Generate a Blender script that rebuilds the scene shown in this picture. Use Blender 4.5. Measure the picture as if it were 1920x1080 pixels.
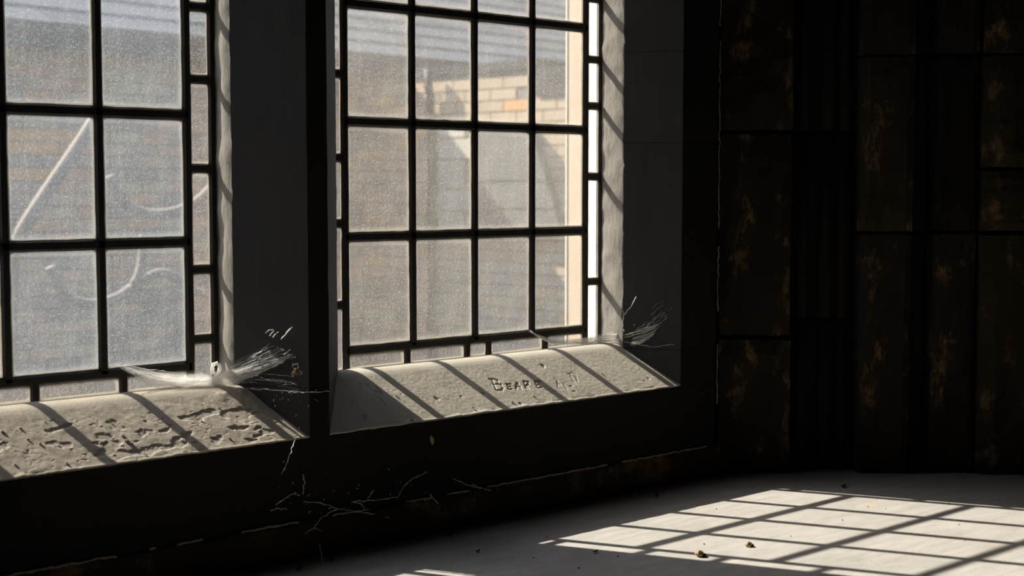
import bpy, bmesh, math, random
from mathutils import Vector, Matrix, noise
for o in list(bpy.data.objects): bpy.data.objects.remove(o)
S = bpy.context.scene
COL = S.collection
random.seed(7)
rnd = random.Random(11)

# ------------------------------------------------------------------ camera
YAW, PITCH = math.radians(41.904), math.radians(4.030)
CAM = Vector((0.0, -2.4, 0.685))
FW = Vector((math.sin(YAW)*math.cos(PITCH), math.cos(YAW)*math.cos(PITCH), -math.sin(PITCH)))
RT = Vector((math.cos(YAW), -math.sin(YAW), 0)); UP = RT.cross(FW)
cam = bpy.data.cameras.new('camera'); cam.lens = 50; cam.sensor_width = 36; cam.clip_start = .05; cam.clip_end = 200
cam.dof.use_dof = True; cam.dof.focus_distance = 2.9; cam.dof.aperture_fstop = 4.2
co = bpy.data.objects.new('camera', cam); COL.objects.link(co)
M4 = Matrix((RT, UP, -FW)).transposed().to_4x4(); M4.translation = CAM
co.matrix_world = M4; S.camera = co

# ------------------------------------------------------------------ sky, sun, exposure
SUN_TRAVEL = Vector((0.473, -1.0, -1.0166)).normalized()
W = bpy.data.worlds.new('sky'); S.world = W; W.use_nodes = True
nt = W.node_tree; bg = nt.nodes['Background']
sk = nt.nodes.new('ShaderNodeTexSky'); sk.sky_type = 'NISHITA'; sk.sun_disc = False
sk.sun_elevation = math.asin(-SUN_TRAVEL.z); sk.sun_rotation = math.radians(-25); sk.air_density = 1.0; sk.dust_density = 2.0
nt.links.new(sk.outputs[0], bg.inputs[0]); bg.inputs[1].default_value = 0.28
sun = bpy.data.lights.new('sun', 'SUN'); sun.energy = 11.0; sun.angle = math.radians(.53); sun.color = (1, .93, .82)
so = bpy.data.objects.new('sun', sun); COL.objects.link(so)
so.rotation_euler = SUN_TRAVEL.to_track_quat('-Z', 'Y').to_euler(); so.location = (-2, 6, 7)
S.view_settings.view_transform = 'Standard'; S.view_settings.look = 'None'
S.view_settings.exposure = 0.0; S.view_settings.gamma = 1.0; S.view_settings.use_curve_mapping = False

# ------------------------------------------------------------------ helpers
FPX = 50/36*1920
def ray(px, py):
    return FW + RT*((px-960)/FPX) + UP*(-(py-540)/FPX)
def atY(px, py, Y):                      # measured point -> the upright plane y = Y
    d = ray(px, py); return CAM + d*((Y-CAM.y)/d.y)
def atZ(px, py, Z=0.0):                  # measured point -> the level plane z = Z
    d = ray(px, py); return CAM + d*((Z-CAM.z)/d.z)
def atP(px, py, p0, n):
    d = ray(px, py); return CAM + d*((p0-CAM).dot(n)/d.dot(n))

def tag(o, label=None, cat=None, group=None, kind=None):
    if label: o['label'] = label
    if cat: o['category'] = cat
    if group: o['group'] = group
    if kind: o['kind'] = kind
    return o
def empty(name, loc=(0, 0, 0)):
    o = bpy.data.objects.new(name, None); o.empty_display_size = .1; COL.objects.link(o); o.location = loc
    return o
def wloc(o):
    v = Vector((0, 0, 0))
    while o: v = v + o.location; o = o.parent
    return v
def mesh(name, vs, fs, mat=None, smooth=False):
    me = bpy.data.meshes.new(name); me.from_pydata([tuple(v) for v in vs], [], fs); me.update()
    if mat: me.materials.append(mat)
    if smooth:
        for p in me.polygons: p.use_smooth = True
    return me
def put(name, vs, fs, mat, parent=None, smooth=False, origin=None):
    """one mesh object from world-space vertices"""
    if origin is None:
        lo = Vector((min(v[i] for v in vs) for i in range(3))); hi = Vector((max(v[i] for v in vs) for i in range(3)))
        origin = Vector(((lo.x+hi.x)/2, (lo.y+hi.y)/2, lo.z))
    origin = Vector(origin)
    me = mesh(name, [Vector(v)-origin for v in vs], fs, mat, smooth)
    bm = bmesh.new(); bm.from_mesh(me); bmesh.ops.recalc_face_normals(bm, faces=bm.faces); bm.to_mesh(me); bm.free()
    o = bpy.data.objects.new(name, me); COL.objects.link(o)
    if parent: o.parent = parent; o.location = origin - wloc(parent)
    else: o.location = origin
    return o
def inst(name, me, loc, parent, rot=None):
    o = bpy.data.objects.new(name, me); COL.objects.link(o); o.parent = parent
    o.location = Vector(loc) - (wloc(parent) if parent else Vector((0, 0, 0)))
    if rot is not None: o.rotation_euler = rot
    return o
class MB:
    def __init__(s): s.v = []; s.f = []
    def add(s, vs, fs):
        b = len(s.v); s.v += [Vector(v) for v in vs]; s.f += [tuple(i+b for i in f) for f in fs]; return s
    def box(s, a, b):
        x0, y0, z0 = a; x1, y1, z1 = b
        return s.add([(x0,y0,z0),(x1,y0,z0),(x1,y1,z0),(x0,y1,z0),(x0,y0,z1),(x1,y0,z1),(x1,y1,z1),(x0,y1,z1)],
                     [(3,2,1,0),(4,5,6,7),(0,1,5,4),(1,2,6,5),(2,3,7,6),(3,0,4,7)])
    def prism(s, poly, z0, z1):
        n = len(poly)
        return s.add([(x,y,z0) for x,y in poly]+[(x,y,z1) for x,y in poly],
                     [tuple(range(n))[::-1], tuple(range(n,2*n))]+[(i,(i+1)%n,(i+1)%n+n,i+n) for i in range(n)])
    def tube(s, pts, r, n=4, taper=None):
        pts = [Vector(p) for p in pts]; k = len(pts); vs = []; fs = []
        for i, p in enumerate(pts):
            t = (pts[min(i+1,k-1)]-pts[max(i-1,0)]).normalized()
            a = t.orthogonal().normalized(); b = t.cross(a)
            rr = r if taper is None else taper[i]
            for j in range(n):
                q = 2*math.pi*j/n; vs.append(p+a*(rr*math.cos(q))+b*(rr*math.sin(q)))
        for i in range(k-1):
            for j in range(n): fs.append((i*n+j, i*n+(j+1)%n, (i+1)*n+(j+1)%n, (i+1)*n+j))
        fs.append(tuple(range(n))[::-1]); fs.append(tuple(range((k-1)*n, k*n)))
        return s.add(vs, fs)
    def put(s, name, mat, parent=None, smooth=False, origin=None): return put(name, s.v, s.f, mat, parent, smooth, origin)
def N(x, y, z): return noise.noise(Vector((x, y, z)))
def fbm(x, y, z, o=4): return noise.fractal(Vector((x, y, z)), 1.0, 2.0, o)

# ------------------------------------------------------------------ materials
def newmat(name):
    m = bpy.data.materials.new(name); m.use_nodes = True; nt = m.node_tree
    return m, nt, nt.nodes['Principled BSDF'], nt.nodes['Material Output']
def nd(nt, t, **k):
    n = nt.nodes.new(t)
    for a, b in k.items(): setattr(n, a, b)
    return n
def tex(nt, scale, detail=4, rough=.6, stretch=(1, 1, 1), coord='Object', dist=0.0):
    tc = nd(nt, 'ShaderNodeTexCoord'); mp = nd(nt, 'ShaderNodeMapping'); mp.inputs['Scale'].default_value = stretch
    nt.links.new(tc.outputs[coord], mp.inputs[0])
    n = nd(nt, 'ShaderNodeTexNoise'); n.inputs['Scale'].default_value = scale; n.inputs['Detail'].default_value = detail
    n.inputs['Roughness'].default_value = rough; n.inputs['Distortion'].default_value = dist
    nt.links.new(mp.outputs[0], n.inputs['Vector']); return n.outputs['Fac']
def ramp(nt, src, lo, hi):
    r = nd(nt, 'ShaderNodeMapRange'); r.clamp = True
    r.inputs['From Min'].default_value = lo; r.inputs['From Max'].default_value = hi
    nt.links.new(src, r.inputs['Value']); return r.outputs[0]
def mixc(nt, fac, a, b):
    m = nd(nt, 'ShaderNodeMix', data_type='RGBA')
    if isinstance(fac, float): m.inputs[0].default_value = fac
    else: nt.links.new(fac, m.inputs[0])
    for v, i in ((a, 6), (b, 7)):
        if isinstance(v, tuple): m.inputs[i].default_value = (*v, 1)
        else: nt.links.new(v, m.inputs[i])
    return m.outputs[2]
def stone(name, c1, c2, scale=8, rough=.85, bump=.3, bscale=60, patch=None, patch_at=(.58, .66), pscale=5, stretch=(1, 1, 1), coord='Object', spec=.25, bdist=.004):
    m, nt, p, out = newmat(name)
    f = ramp(nt, tex(nt, scale, 6, .65, stretch, coord), .3, .7)
    c = mixc(nt, f, c1, c2)
    if patch:
        g = ramp(nt, tex(nt, pscale, 8, .78, stretch, coord, .1), *patch_at); c = mixc(nt, g, c, patch)
    nt.links.new(c, p.inputs['Base Color']); p.inputs['Roughness'].default_value = rough
    p.inputs['Specular IOR Level'].default_value = spec
    if bump:
        b = nd(nt, 'ShaderNodeBump'); b.inputs['Strength'].default_value = bump; b.inputs['Distance'].default_value = bdist
        nt.links.new(tex(nt, bscale, 6, .7, stretch, coord), b.inputs['Height']); nt.links.new(b.outputs[0], p.inputs['Normal'])
    return m
def plain(name, c, rough=.7, spec=.3):
    m, nt, p, out = newmat(name); p.inputs['Base Color'].default_value = (*c, 1); p.inputs['Roughness'].default_value = rough
    p.inputs['Specular IOR Level'].default_value = spec; return m

MAT = {}
def floor_mat():
    m, nt, p, out = newmat('worn_grey_floor'); L = nt.links.new
    tc = nd(nt, 'ShaderNodeTexCoord')
    def nz(scale, st, det=5, ro=.65):
        mp = nd(nt, 'ShaderNodeMapping'); mp.inputs['Rotation'].default_value = (0, 0, math.radians(36)); mp.inputs['Scale'].default_value = st
        L(tc.outputs['Object'], mp.inputs[0]); n = nd(nt, 'ShaderNodeTexNoise'); n.inputs['Scale'].default_value = scale
        n.inputs['Detail'].default_value = det; n.inputs['Roughness'].default_value = ro; L(mp.outputs[0], n.inputs['Vector']); return n.outputs['Fac']
    c = mixc(nt, ramp(nt, nz(9, (1, 5, 1)), .32, .68), (.355, .345, .325), (.455, .44, .41))
    c = mixc(nt, ramp(nt, nz(4, (1, 1.6, 1)), .54, .72), c, (.33, .32, .30))
    c = mixc(nt, ramp(nt, nz(160, (1, 1, 1), 2), .66, .76), c, (.20, .19, .175))
    for (px, py, rad, col) in ((1632, 946, .028, (.55, .42, .24)), (1532, 1007, .034, (.56, .44, .26)), (1870, 1030, .05, (.40, .33, .25)), (1500, 927, .02, (.5, .42, .3))):
        q = atZ(px, py) - FLO; d = nd(nt, 'ShaderNodeVectorMath', operation='DISTANCE'); L(tc.outputs['Object'], d.inputs[0]); d.inputs[1].default_value = q
        a = nd(nt, 'ShaderNodeMath', operation='MULTIPLY_ADD'); L(nz(30, (1, 1.5, 1)), a.inputs[0]); a.inputs[1].default_value = rad*3; L(d.outputs['Value'], a.inputs[2])
        f = ramp(nt, a.outputs[0], rad*2.1, rad*1.3); c = mixc(nt, f, c, col)
    L(c, p.inputs['Base Color']); p.inputs['Roughness'].default_value = .75; p.inputs['Specular IOR Level'].default_value = .2
    b = nd(nt, 'ShaderNodeBump'); b.inputs['Strength'].default_value = .25; b.inputs['Distance'].default_value = .002
    L(nz(22, (1, 3, 1)), b.inputs['Height']); L(b.outputs[0], p.inputs['Normal']); return m
FLO = Vector((1.7, -2.34, -.12)); MAT['floor'] = floor_mat()
MAT['sill_rough'] = stone('rough_plaster_sill', (.50, .45, .37), (.42, .38, .315), 20, .9, .35, 260, patch=(.54, .51, .45), pscale=9, bdist=.003)
MAT['sill_smooth'] = stone('smooth_stone_sill', (.56, .525, .44), (.48, .45, .385), 14, .85, .12, 300, patch=(.46, .40, .33), patch_at=(.6, .72), pscale=10, bdist=.002)
MAT['reveal'] = stone('pale_flaking_reveal', (.36, .34, .31), (.24, .225, .2), 25, .85, .6, 70, patch=(.45, .43, .39), pscale=14, stretch=(1, 1, .35), bdist=.004)
MAT['splay'] = stone('dark_grey_painted_stone', (.044, .042, .042), (.032, .031, .031), 12, .75, .4, 90, stretch=(1, 1, .3), bdist=.002)
MAT['wall_dark'] = stone('soot_wall_and_shaded_fronts', (.008, .0075, .007), (.013, .011, .010), 6, .9, .35, 40, bdist=.005)
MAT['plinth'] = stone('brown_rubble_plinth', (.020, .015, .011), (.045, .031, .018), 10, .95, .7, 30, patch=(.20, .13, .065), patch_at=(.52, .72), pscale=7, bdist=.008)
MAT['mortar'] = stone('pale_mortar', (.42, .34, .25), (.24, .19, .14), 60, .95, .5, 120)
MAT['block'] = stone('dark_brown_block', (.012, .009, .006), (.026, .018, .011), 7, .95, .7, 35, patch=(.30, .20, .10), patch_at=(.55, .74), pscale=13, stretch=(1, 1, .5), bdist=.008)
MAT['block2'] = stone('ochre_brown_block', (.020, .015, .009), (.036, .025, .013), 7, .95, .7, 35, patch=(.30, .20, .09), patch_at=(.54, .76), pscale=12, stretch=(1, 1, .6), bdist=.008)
MAT['hollow'] = stone('dark_stone_with_recess_shade', (.006, .005, .0045), (.012, .009, .007), 8, .95, .4, 40, stretch=(1, 1, .15))  # darker than the blocks: shade of the hollows painted into the stone
MAT['ceiling'] = plain('dark_ceiling', (.02, .018, .016), .9)
MAT['lead'] = stone('black_lead', (.016, .014, .013), (.030, .026, .022), 60, .6, .4, 140, spec=.3, bdist=.002)
MAT['white_putty'] = stone('white_putty', (.86, .83, .76), (.78, .74, .66), 30, .8, .2, 80)
MAT['peach'] = stone('peach_stone', (.54, .43, .325), (.46, .36, .265), 18, .85, .3, 60, stretch=(1, 1, .3))
MAT['ext_wall'] = plain('exterior_stone', (.4, .33, .25), .9)
MAT['ground'] = stone('gravel_ground', (.25, .23, .2), (.32, .3, .26), 4, .9, .3, 30)
MAT['slate'] = stone('pale_slate', (.14, .15, .165), (.10, .11, .12), 6, .7, .3, 30)
MAT['slate2'] = stone('mid_slate', (.18, .19, .20), (.14, .15, .16), 6, .7, .3, 30)
MAT['gutter'] = plain('dark_blue_gutter_and_eave_shade', (.03, .038, .05), .6)
MAT['ext_mortar'] = stone('exterior_mortar', (.22, .19, .17), (.28, .25, .22), 6)
BR = [((.66,.38,.22),(.54,.30,.18)), ((.54,.36,.25),(.62,.42,.30)), ((.42,.31,.24),(.50,.36,.27)), ((.78,.42,.18),(.66,.36,.15)), ((.56,.44,.30),(.48,.37,.26)), ((.33,.265,.22),(.40,.32,.26)), ((.60,.47,.33),(.52,.40,.27)), ((.46,.40,.32),(.52,.46,.37))]
for i, (a, b) in enumerate(BR): MAT['brick%d' % i] = stone('brick_%d' % i, a, b, 20, .9, .3, 60)
MAT['cream_stone'] = stone('cream_quoin', (.60, .56, .47), (.50, .46, .38), 12, .9)
MAT['grey_slab'] = stone('grey_slab', (.115, .12, .12), (.15, .155, .15), 10, .8)
MAT['tan_iron'] = plain('pale_tan_iron', (.26, .225, .19), .8)
MAT['leaf'] = plain('dry_yellow_leaf', (.42, .36, .14), .8)
MAT['leaf_brown'] = plain('dry_brown_leaf', (.06, .045, .03), .8)
MAT['shell'] = stone('brown_shell', (.30, .19, .10), (.45, .32, .18), 90, .6, .4, 200)
MAT['crumb'] = plain('plaster_crumb', (.42, .38, .31), .9)
MAT['twig'] = plain('dark_twig', (.05, .035, .025), .85)
MAT['spider'] = plain('spider_brown', (.22, .13, .06), .6)
MAT['spider_leg'] = plain('spider_leg_pale', (.42, .33, .24), .6)

def thin(name, dirt_lo, dirt_hi, col=(.74, .78, .81), edge=.16, speckle=.26, edgecol=None, tint=(.97, .97, .96), cloud=(.35, .7)):
    """glass with a film of dust: clear glass and light-scattering dirt"""
    m, nt, p, out = newmat(name); nt.nodes.remove(p); L = nt.links.new
    sp = ramp(nt, tex(nt, 480, 2, .75), .56, .68)
    cl = ramp(nt, tex(nt, 16, 5, .65, (1, 1, .8)), *cloud)
    st = ramp(nt, tex(nt, 120, 3, .6, (1, 1, .10)), .42, .75)
    ob = nd(nt, 'ShaderNodeObjectInfo')
    def mth(op, a, b):
        n = nd(nt, 'ShaderNodeMath', operation=op)
        for i, v in enumerate((a, b)):
            if isinstance(v, (int, float)): n.inputs[i].default_value = v
            else: L(v, n.inputs[i])
        return n.outputs[0]
    tc = nd(nt, 'ShaderNodeTexCoord'); sx = nd(nt, 'ShaderNodeSeparateXYZ'); L(tc.outputs['Generated'], sx.inputs[0])
    u = mth('ABSOLUTE', mth('SUBTRACT', sx.outputs['X'], .5), 0); v = mth('ABSOLUTE', mth('SUBTRACT', sx.outputs['Z'], .5), 0)
    ed = ramp(nt, mth('ADD', mth('MAXIMUM', u, v), mth('MULTIPLY', cl, .03)), .44, .53)
    f = mth('ADD', mth('MULTIPLY', cl, dirt_hi-dirt_lo), dirt_lo)
    f = mth('ADD', f, mth('MULTIPLY', sp, speckle)); f = mth('ADD', f, mth('MULTIPLY', st, .02))
    f = mth('ADD', f, mth('MULTIPLY', ed, edge)); f = mth('ADD', f, mth('MULTIPLY', ob.outputs['Random'], .03))
    f = ramp(nt, f, 0, 1)
    tr = nd(nt, 'ShaderNodeBsdfTransparent'); tr.inputs[0].default_value = (*tint, 1)
    tl = nd(nt, 'ShaderNodeBsdfTranslucent'); df = nd(nt, 'ShaderNodeBsdfDiffuse')
    c = mixc(nt, ed, col, edgecol or col)
    L(c, tl.inputs[0]); L(c, df.inputs[0])
    m1 = nd(nt, 'ShaderNodeMixShader'); m1.inputs[0].default_value = .45; L(tl.outputs[0], m1.inputs[1]); L(df.outputs[0], m1.inputs[2])
    m2 = nd(nt, 'ShaderNodeMixShader'); L(f, m2.inputs[0]); L(tr.outputs[0], m2.inputs[1]); L(m1.outputs[0], m2.inputs[2])
    L(m2.outputs[0], out.inputs[0]); return m
MAT['glass_l'] = thin('dusty_glass', .045, .075)
MAT['glass_r'] = thin('dusty_glass_clearer', .05, .085, col=(.84, .80, .72))
MAT['glass_border'] = thin('border_glass_grimy', .03, .07, edge=.35, col=(.84, .81, .75), edgecol=(.62, .50, .36))
def scatter(name, col, tfac, alpha=None, nscale=60, stretch=(1, 1, 1), lo=.35, hi=.75):
    m, nt, p, out = newmat(name); nt.nodes.remove(p); L = nt.links.new
    tl = nd(nt, 'ShaderNodeBsdfTranslucent'); df = nd(nt, 'ShaderNodeBsdfDiffuse'); tl.inputs[0].default_value = (*col, 1); df.inputs[0].default_value = (*col, 1)
    m1 = nd(nt, 'ShaderNodeMixShader'); m1.inputs[0].default_value = tfac; L(df.outputs[0], m1.inputs[1]); L(tl.outputs[0], m1.inputs[2]); sh = m1.outputs[0]
    if alpha is not None:                    # woven silk: denser in the middle of the sheet, thinning to its edges
        tr = nd(nt, 'ShaderNodeBsdfTransparent'); m2 = nd(nt, 'ShaderNodeMixShader')
        r = nd(nt, 'ShaderNodeMapRange'); r.clamp = True; r.inputs['From Min'].default_value = lo; r.inputs['From Max'].default_value = hi
        r.inputs['To Min'].default_value = alpha[0]; r.inputs['To Max'].default_value = alpha[1]
        at = nd(nt, 'ShaderNodeAttribute', attribute_name='silk'); mu = nd(nt, 'ShaderNodeMath', operation='MULTIPLY')
        uv = nd(nt, 'ShaderNodeAttribute', attribute_name='weave'); mp = nd(nt, 'ShaderNodeMapping'); mp.inputs['Scale'].default_value = stretch; L(uv.outputs['Vector'], mp.inputs[0])
        n = nd(nt, 'ShaderNodeTexNoise'); n.inputs['Scale'].default_value = nscale; n.inputs['Detail'].default_value = 5; n.inputs['Roughness'].default_value = .7; L(mp.outputs[0], n.inputs['Vector'])
        L(n.outputs['Fac'], r.inputs['Value']); L(r.outputs[0], mu.inputs[0]); L(at.outputs['Fac'], mu.inputs[1])
        L(mu.outputs[0], m2.inputs[0]); L(tr.outputs[0], m2.inputs[1]); L(sh, m2.inputs[2]); sh = m2.outputs[0]
    L(sh, out.inputs[0]); return m
MAT['rim'] = scatter('pale_putty_rim', (.80, .77, .70), .45)
MAT['web'] = scatter('web_sheet', (.95, .94, .92), .75, (.15, 1.0), 6, (.35, 3.2, 1), .38, .68)
MAT['web_thin'] = scatter('thin_web_sheet', (.92, .92, .90), .75, (.02, .55), 6, (.35, 3.0, 1), .40, .72)
MAT['thread'] = scatter('web_thread', (.92, .92, .90), .6)

# ------------------------------------------------------------------ the room
YF = -.20                                     # inner face of the window wall
LIP = .223; GB = .312; TOPZ = 1.60; CEIL = 2.4
CORN = Vector((2.63, YF, 0)); RD = Vector((math.sqrt(.5), -math.sqrt(.5), 0)); RN = Vector((-math.sqrt(.5), -math.sqrt(.5), 0))
RLEN = 3.2; REND = CORN + RD*RLEN
plan = [(-1.6, YF), (CORN.x, YF), (REND.x, REND.y), (REND.x, -4.6), (-1.6, -4.6)]
def slab(poly, z0, z1): return MB().prism(poly, z0, z1)
big = [(-1.8, .12), (2.9, .12), (5.2, -2.2), (5.2, -4.8), (-1.8, -4.8)]
fl = slab(big, -.12, 0).put('floor', MAT['floor'], origin=FLO); tag(fl, 'worn grey stone floor with the sunlit window pattern', 'floor', kind='structure')
cl = slab(big, CEIL, CEIL+.1).put('ceiling', MAT['ceiling']); tag(cl, 'dark ceiling above the windows, out of view', 'ceiling', kind='structure')
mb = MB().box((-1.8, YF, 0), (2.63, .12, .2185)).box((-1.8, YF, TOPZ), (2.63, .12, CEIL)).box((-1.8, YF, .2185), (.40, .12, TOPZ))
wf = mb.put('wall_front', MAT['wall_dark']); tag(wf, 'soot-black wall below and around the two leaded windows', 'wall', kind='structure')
o = MB().box((-1.8, -4.7, 0), (-1.6, YF, CEIL)).put('wall_left', MAT['wall_dark']); tag(o, 'dark side wall left of the windows, out of view', 'wall', kind='structure')
o = MB().box((-1.8, -4.8, 0), (5.2, -4.6, CEIL)).put('wall_back', MAT['wall_dark']); tag(o, 'dark wall behind the viewer, out of view', 'wall', kind='structure')
o = MB().box((REND.x, -4.8, 0), (REND.x+.2, REND.y+.1, CEIL)).put('wall_far', MAT['wall_dark']); tag(o, 'dark wall beyond the stone wall, out of view', 'wall', kind='structure')

# plinth along the foot of the window wall: ragged rubble top
vs = []; fs = []; n = 260
for i in range(n+1):
    x = -1.6+(4.26)*i/n
    w = .012+.006*N(x*9, 0, 3); zt = .067+.006*fbm(x*14, 1, 0); wob = .008*fbm(x*20, 5, 1)
    prof = [(YF+.02, zt+.003), (YF-.004-w*.3, zt+.002*N(x*70, 3, 3)), (YF-w+wob*.4, zt-.010), (YF-w*1.1+wob, zt-.030), (YF-w-.003+.5*wob, .012), (YF-w-.006, -.005)]
    vs += [(x, a, b) for a, b in prof]
for i in range(n):
    for j in range(5): fs.append((i*6+j, i*6+j+1, i*6+j+7, i*6+j+6))
pl = put('baseboard_front', vs, fs, MAT['plinth'], smooth=True); tag(pl, 'low brown rubble plinth at the foot of the window wall', 'plinth', kind='structure')
def ragged(name, pts, parent, r0, seed, mat=MAT['mortar'], step=.006, gaps=.25, wob=.003):
    """broken pale mortar ridge along a line"""
    mb = MB(); R = random.Random(seed)
    for a, b in zip(pts, pts[1:]):
        a = Vector(a); b = Vector(b); k = max(2, int((b-a).length/step)); run = []
        for i in range(k+1):
            p = a.lerp(b, i/k); g = N(p.x*13+seed, p.y*13, p.z*13)
            if g > -gaps:
                q = p+Vector((wob*N(p.x*60+seed, p.z*60, 1), 0, wob*N(p.z*60, p.x*60, seed)))
                run.append((q, r0*(.35+.9*abs(N(p.x*90, p.z*90, seed+2)))))
            if (g <= -gaps or i == k) and len(run) > 1:
                mb.tube([q for q, _ in run], r0, 5, [r for _, r in run]); run = []
            elif g <= -gaps: run = []
    return mb.put(name, mat, parent)
ragged('mortar_edge', [(.2, YF-.008, .069), (CORN.x, YF-.008, .069)], pl, .0035, 3, gaps=.15)

# right-hand stone wall: separate blocks, hollows and shafts
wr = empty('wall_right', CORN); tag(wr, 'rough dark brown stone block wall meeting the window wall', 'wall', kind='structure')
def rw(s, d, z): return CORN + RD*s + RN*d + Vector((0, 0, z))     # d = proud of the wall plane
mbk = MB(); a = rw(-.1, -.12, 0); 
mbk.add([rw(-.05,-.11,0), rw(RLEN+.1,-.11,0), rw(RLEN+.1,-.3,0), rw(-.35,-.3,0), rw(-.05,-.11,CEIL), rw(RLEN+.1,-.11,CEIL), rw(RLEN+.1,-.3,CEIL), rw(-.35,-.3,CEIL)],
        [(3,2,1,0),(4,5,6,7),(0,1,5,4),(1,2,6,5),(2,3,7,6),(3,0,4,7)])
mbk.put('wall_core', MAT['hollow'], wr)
def block(s0, s1, z0, z1, proud, mat, rough=.007, nx=7, nz=9, name='stone_block'):
    vs = []; fs = []; g = .003+.003*rnd.random()
    s0 += g; s1 -= g; z0 += g; z1 -= g; sd = rnd.random()*50
    for i in range(nx+1):
        for j in range(nz+1):
            u = i/nx; v = j/nz; s = s0+(s1-s0)*u; z = z0+(z1-z0)*v
            e = min(1, min(u, 1-u)*(s1-s0)/.012)*min(1, min(v, 1-v)*(z1-z0)/.012)
            d = proud-.010*(1-e)+rough*fbm(s*16+sd, z*16, sd)*e
            edge = .003*N(s*50, z*50, sd)
            vs.append(rw(s+edge*(1-e), d, z+edge*(1-e)))
    k = len(vs)
    for i in range(nx):
        for j in range(nz):
            a = i*(nz+1)+j; fs.append((a, a+1, a+nz+2, a+nz+1))
    ring = [(i, 0) for i in range(nx)]+[(nx, j) for j in range(nz)]+[(i, nz) for i in range(nx, 0, -1)]+[(0, j) for j in range(nz, 0, -1)]
    for (i, j) in ring: vs.append(rw(s0+(s1-s0)*i/nx, -.112, z0+(z1-z0)*j/nz))
    m = len(ring)
    for q in range(m):
        a = ring[q][0]*(nz+1)+ring[q][1]; b = ring[(q+1) % m][0]*(nz+1)+ring[(q+1) % m][1]
        fs.append((a, b, k+(q+1) % m, k+q))
    return put(name, vs, fs, mat, wr, smooth=False)
def zpx(y): return .685+(352-y)/797
def spx(x): return (x-1344)/800
zc = [0, zpx(638), zpx(246), zpx(-60), zpx(-330), zpx(-700), CEIL]
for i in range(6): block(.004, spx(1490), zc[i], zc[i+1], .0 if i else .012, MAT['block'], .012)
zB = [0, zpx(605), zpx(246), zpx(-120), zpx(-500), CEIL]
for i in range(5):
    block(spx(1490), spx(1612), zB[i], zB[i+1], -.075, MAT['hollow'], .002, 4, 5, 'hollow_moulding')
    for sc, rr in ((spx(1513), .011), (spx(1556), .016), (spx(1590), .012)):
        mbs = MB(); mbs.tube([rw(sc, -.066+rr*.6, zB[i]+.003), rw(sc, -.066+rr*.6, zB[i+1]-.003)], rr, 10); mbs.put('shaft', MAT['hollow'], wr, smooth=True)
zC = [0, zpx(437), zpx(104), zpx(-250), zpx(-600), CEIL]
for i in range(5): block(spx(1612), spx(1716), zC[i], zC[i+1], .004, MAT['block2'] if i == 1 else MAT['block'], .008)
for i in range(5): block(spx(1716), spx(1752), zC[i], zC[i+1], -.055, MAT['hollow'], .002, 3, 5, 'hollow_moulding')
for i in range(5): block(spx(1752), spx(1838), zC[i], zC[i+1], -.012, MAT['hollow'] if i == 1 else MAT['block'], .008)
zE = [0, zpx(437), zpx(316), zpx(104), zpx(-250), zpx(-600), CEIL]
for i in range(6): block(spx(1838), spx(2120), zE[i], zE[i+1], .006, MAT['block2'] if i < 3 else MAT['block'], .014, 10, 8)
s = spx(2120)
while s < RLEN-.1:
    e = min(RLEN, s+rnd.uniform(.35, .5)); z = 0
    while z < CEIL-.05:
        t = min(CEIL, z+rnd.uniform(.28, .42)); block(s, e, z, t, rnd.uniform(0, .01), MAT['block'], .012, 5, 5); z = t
    s = e
ragged('mortar_edge', [rw(.004, .004, .06), rw(.004, .004, 1.3)], wr, .0024, 8, gaps=.1, wob=.006)
mbp = MB()
mbp.add([rw(0,0,0), rw(RLEN,0,0), rw(RLEN,.0,.05), rw(0,.0,.05), rw(0,-.1,0), rw(RLEN,-.1,0), rw(RLEN,-.1,.05), rw(0,-.1,.05)], [(0,1,2,3),(4,7,6,5),(0,4,5,1),(3,2,6,7),(0,3,7,4),(1,5,6,2)])

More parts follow.
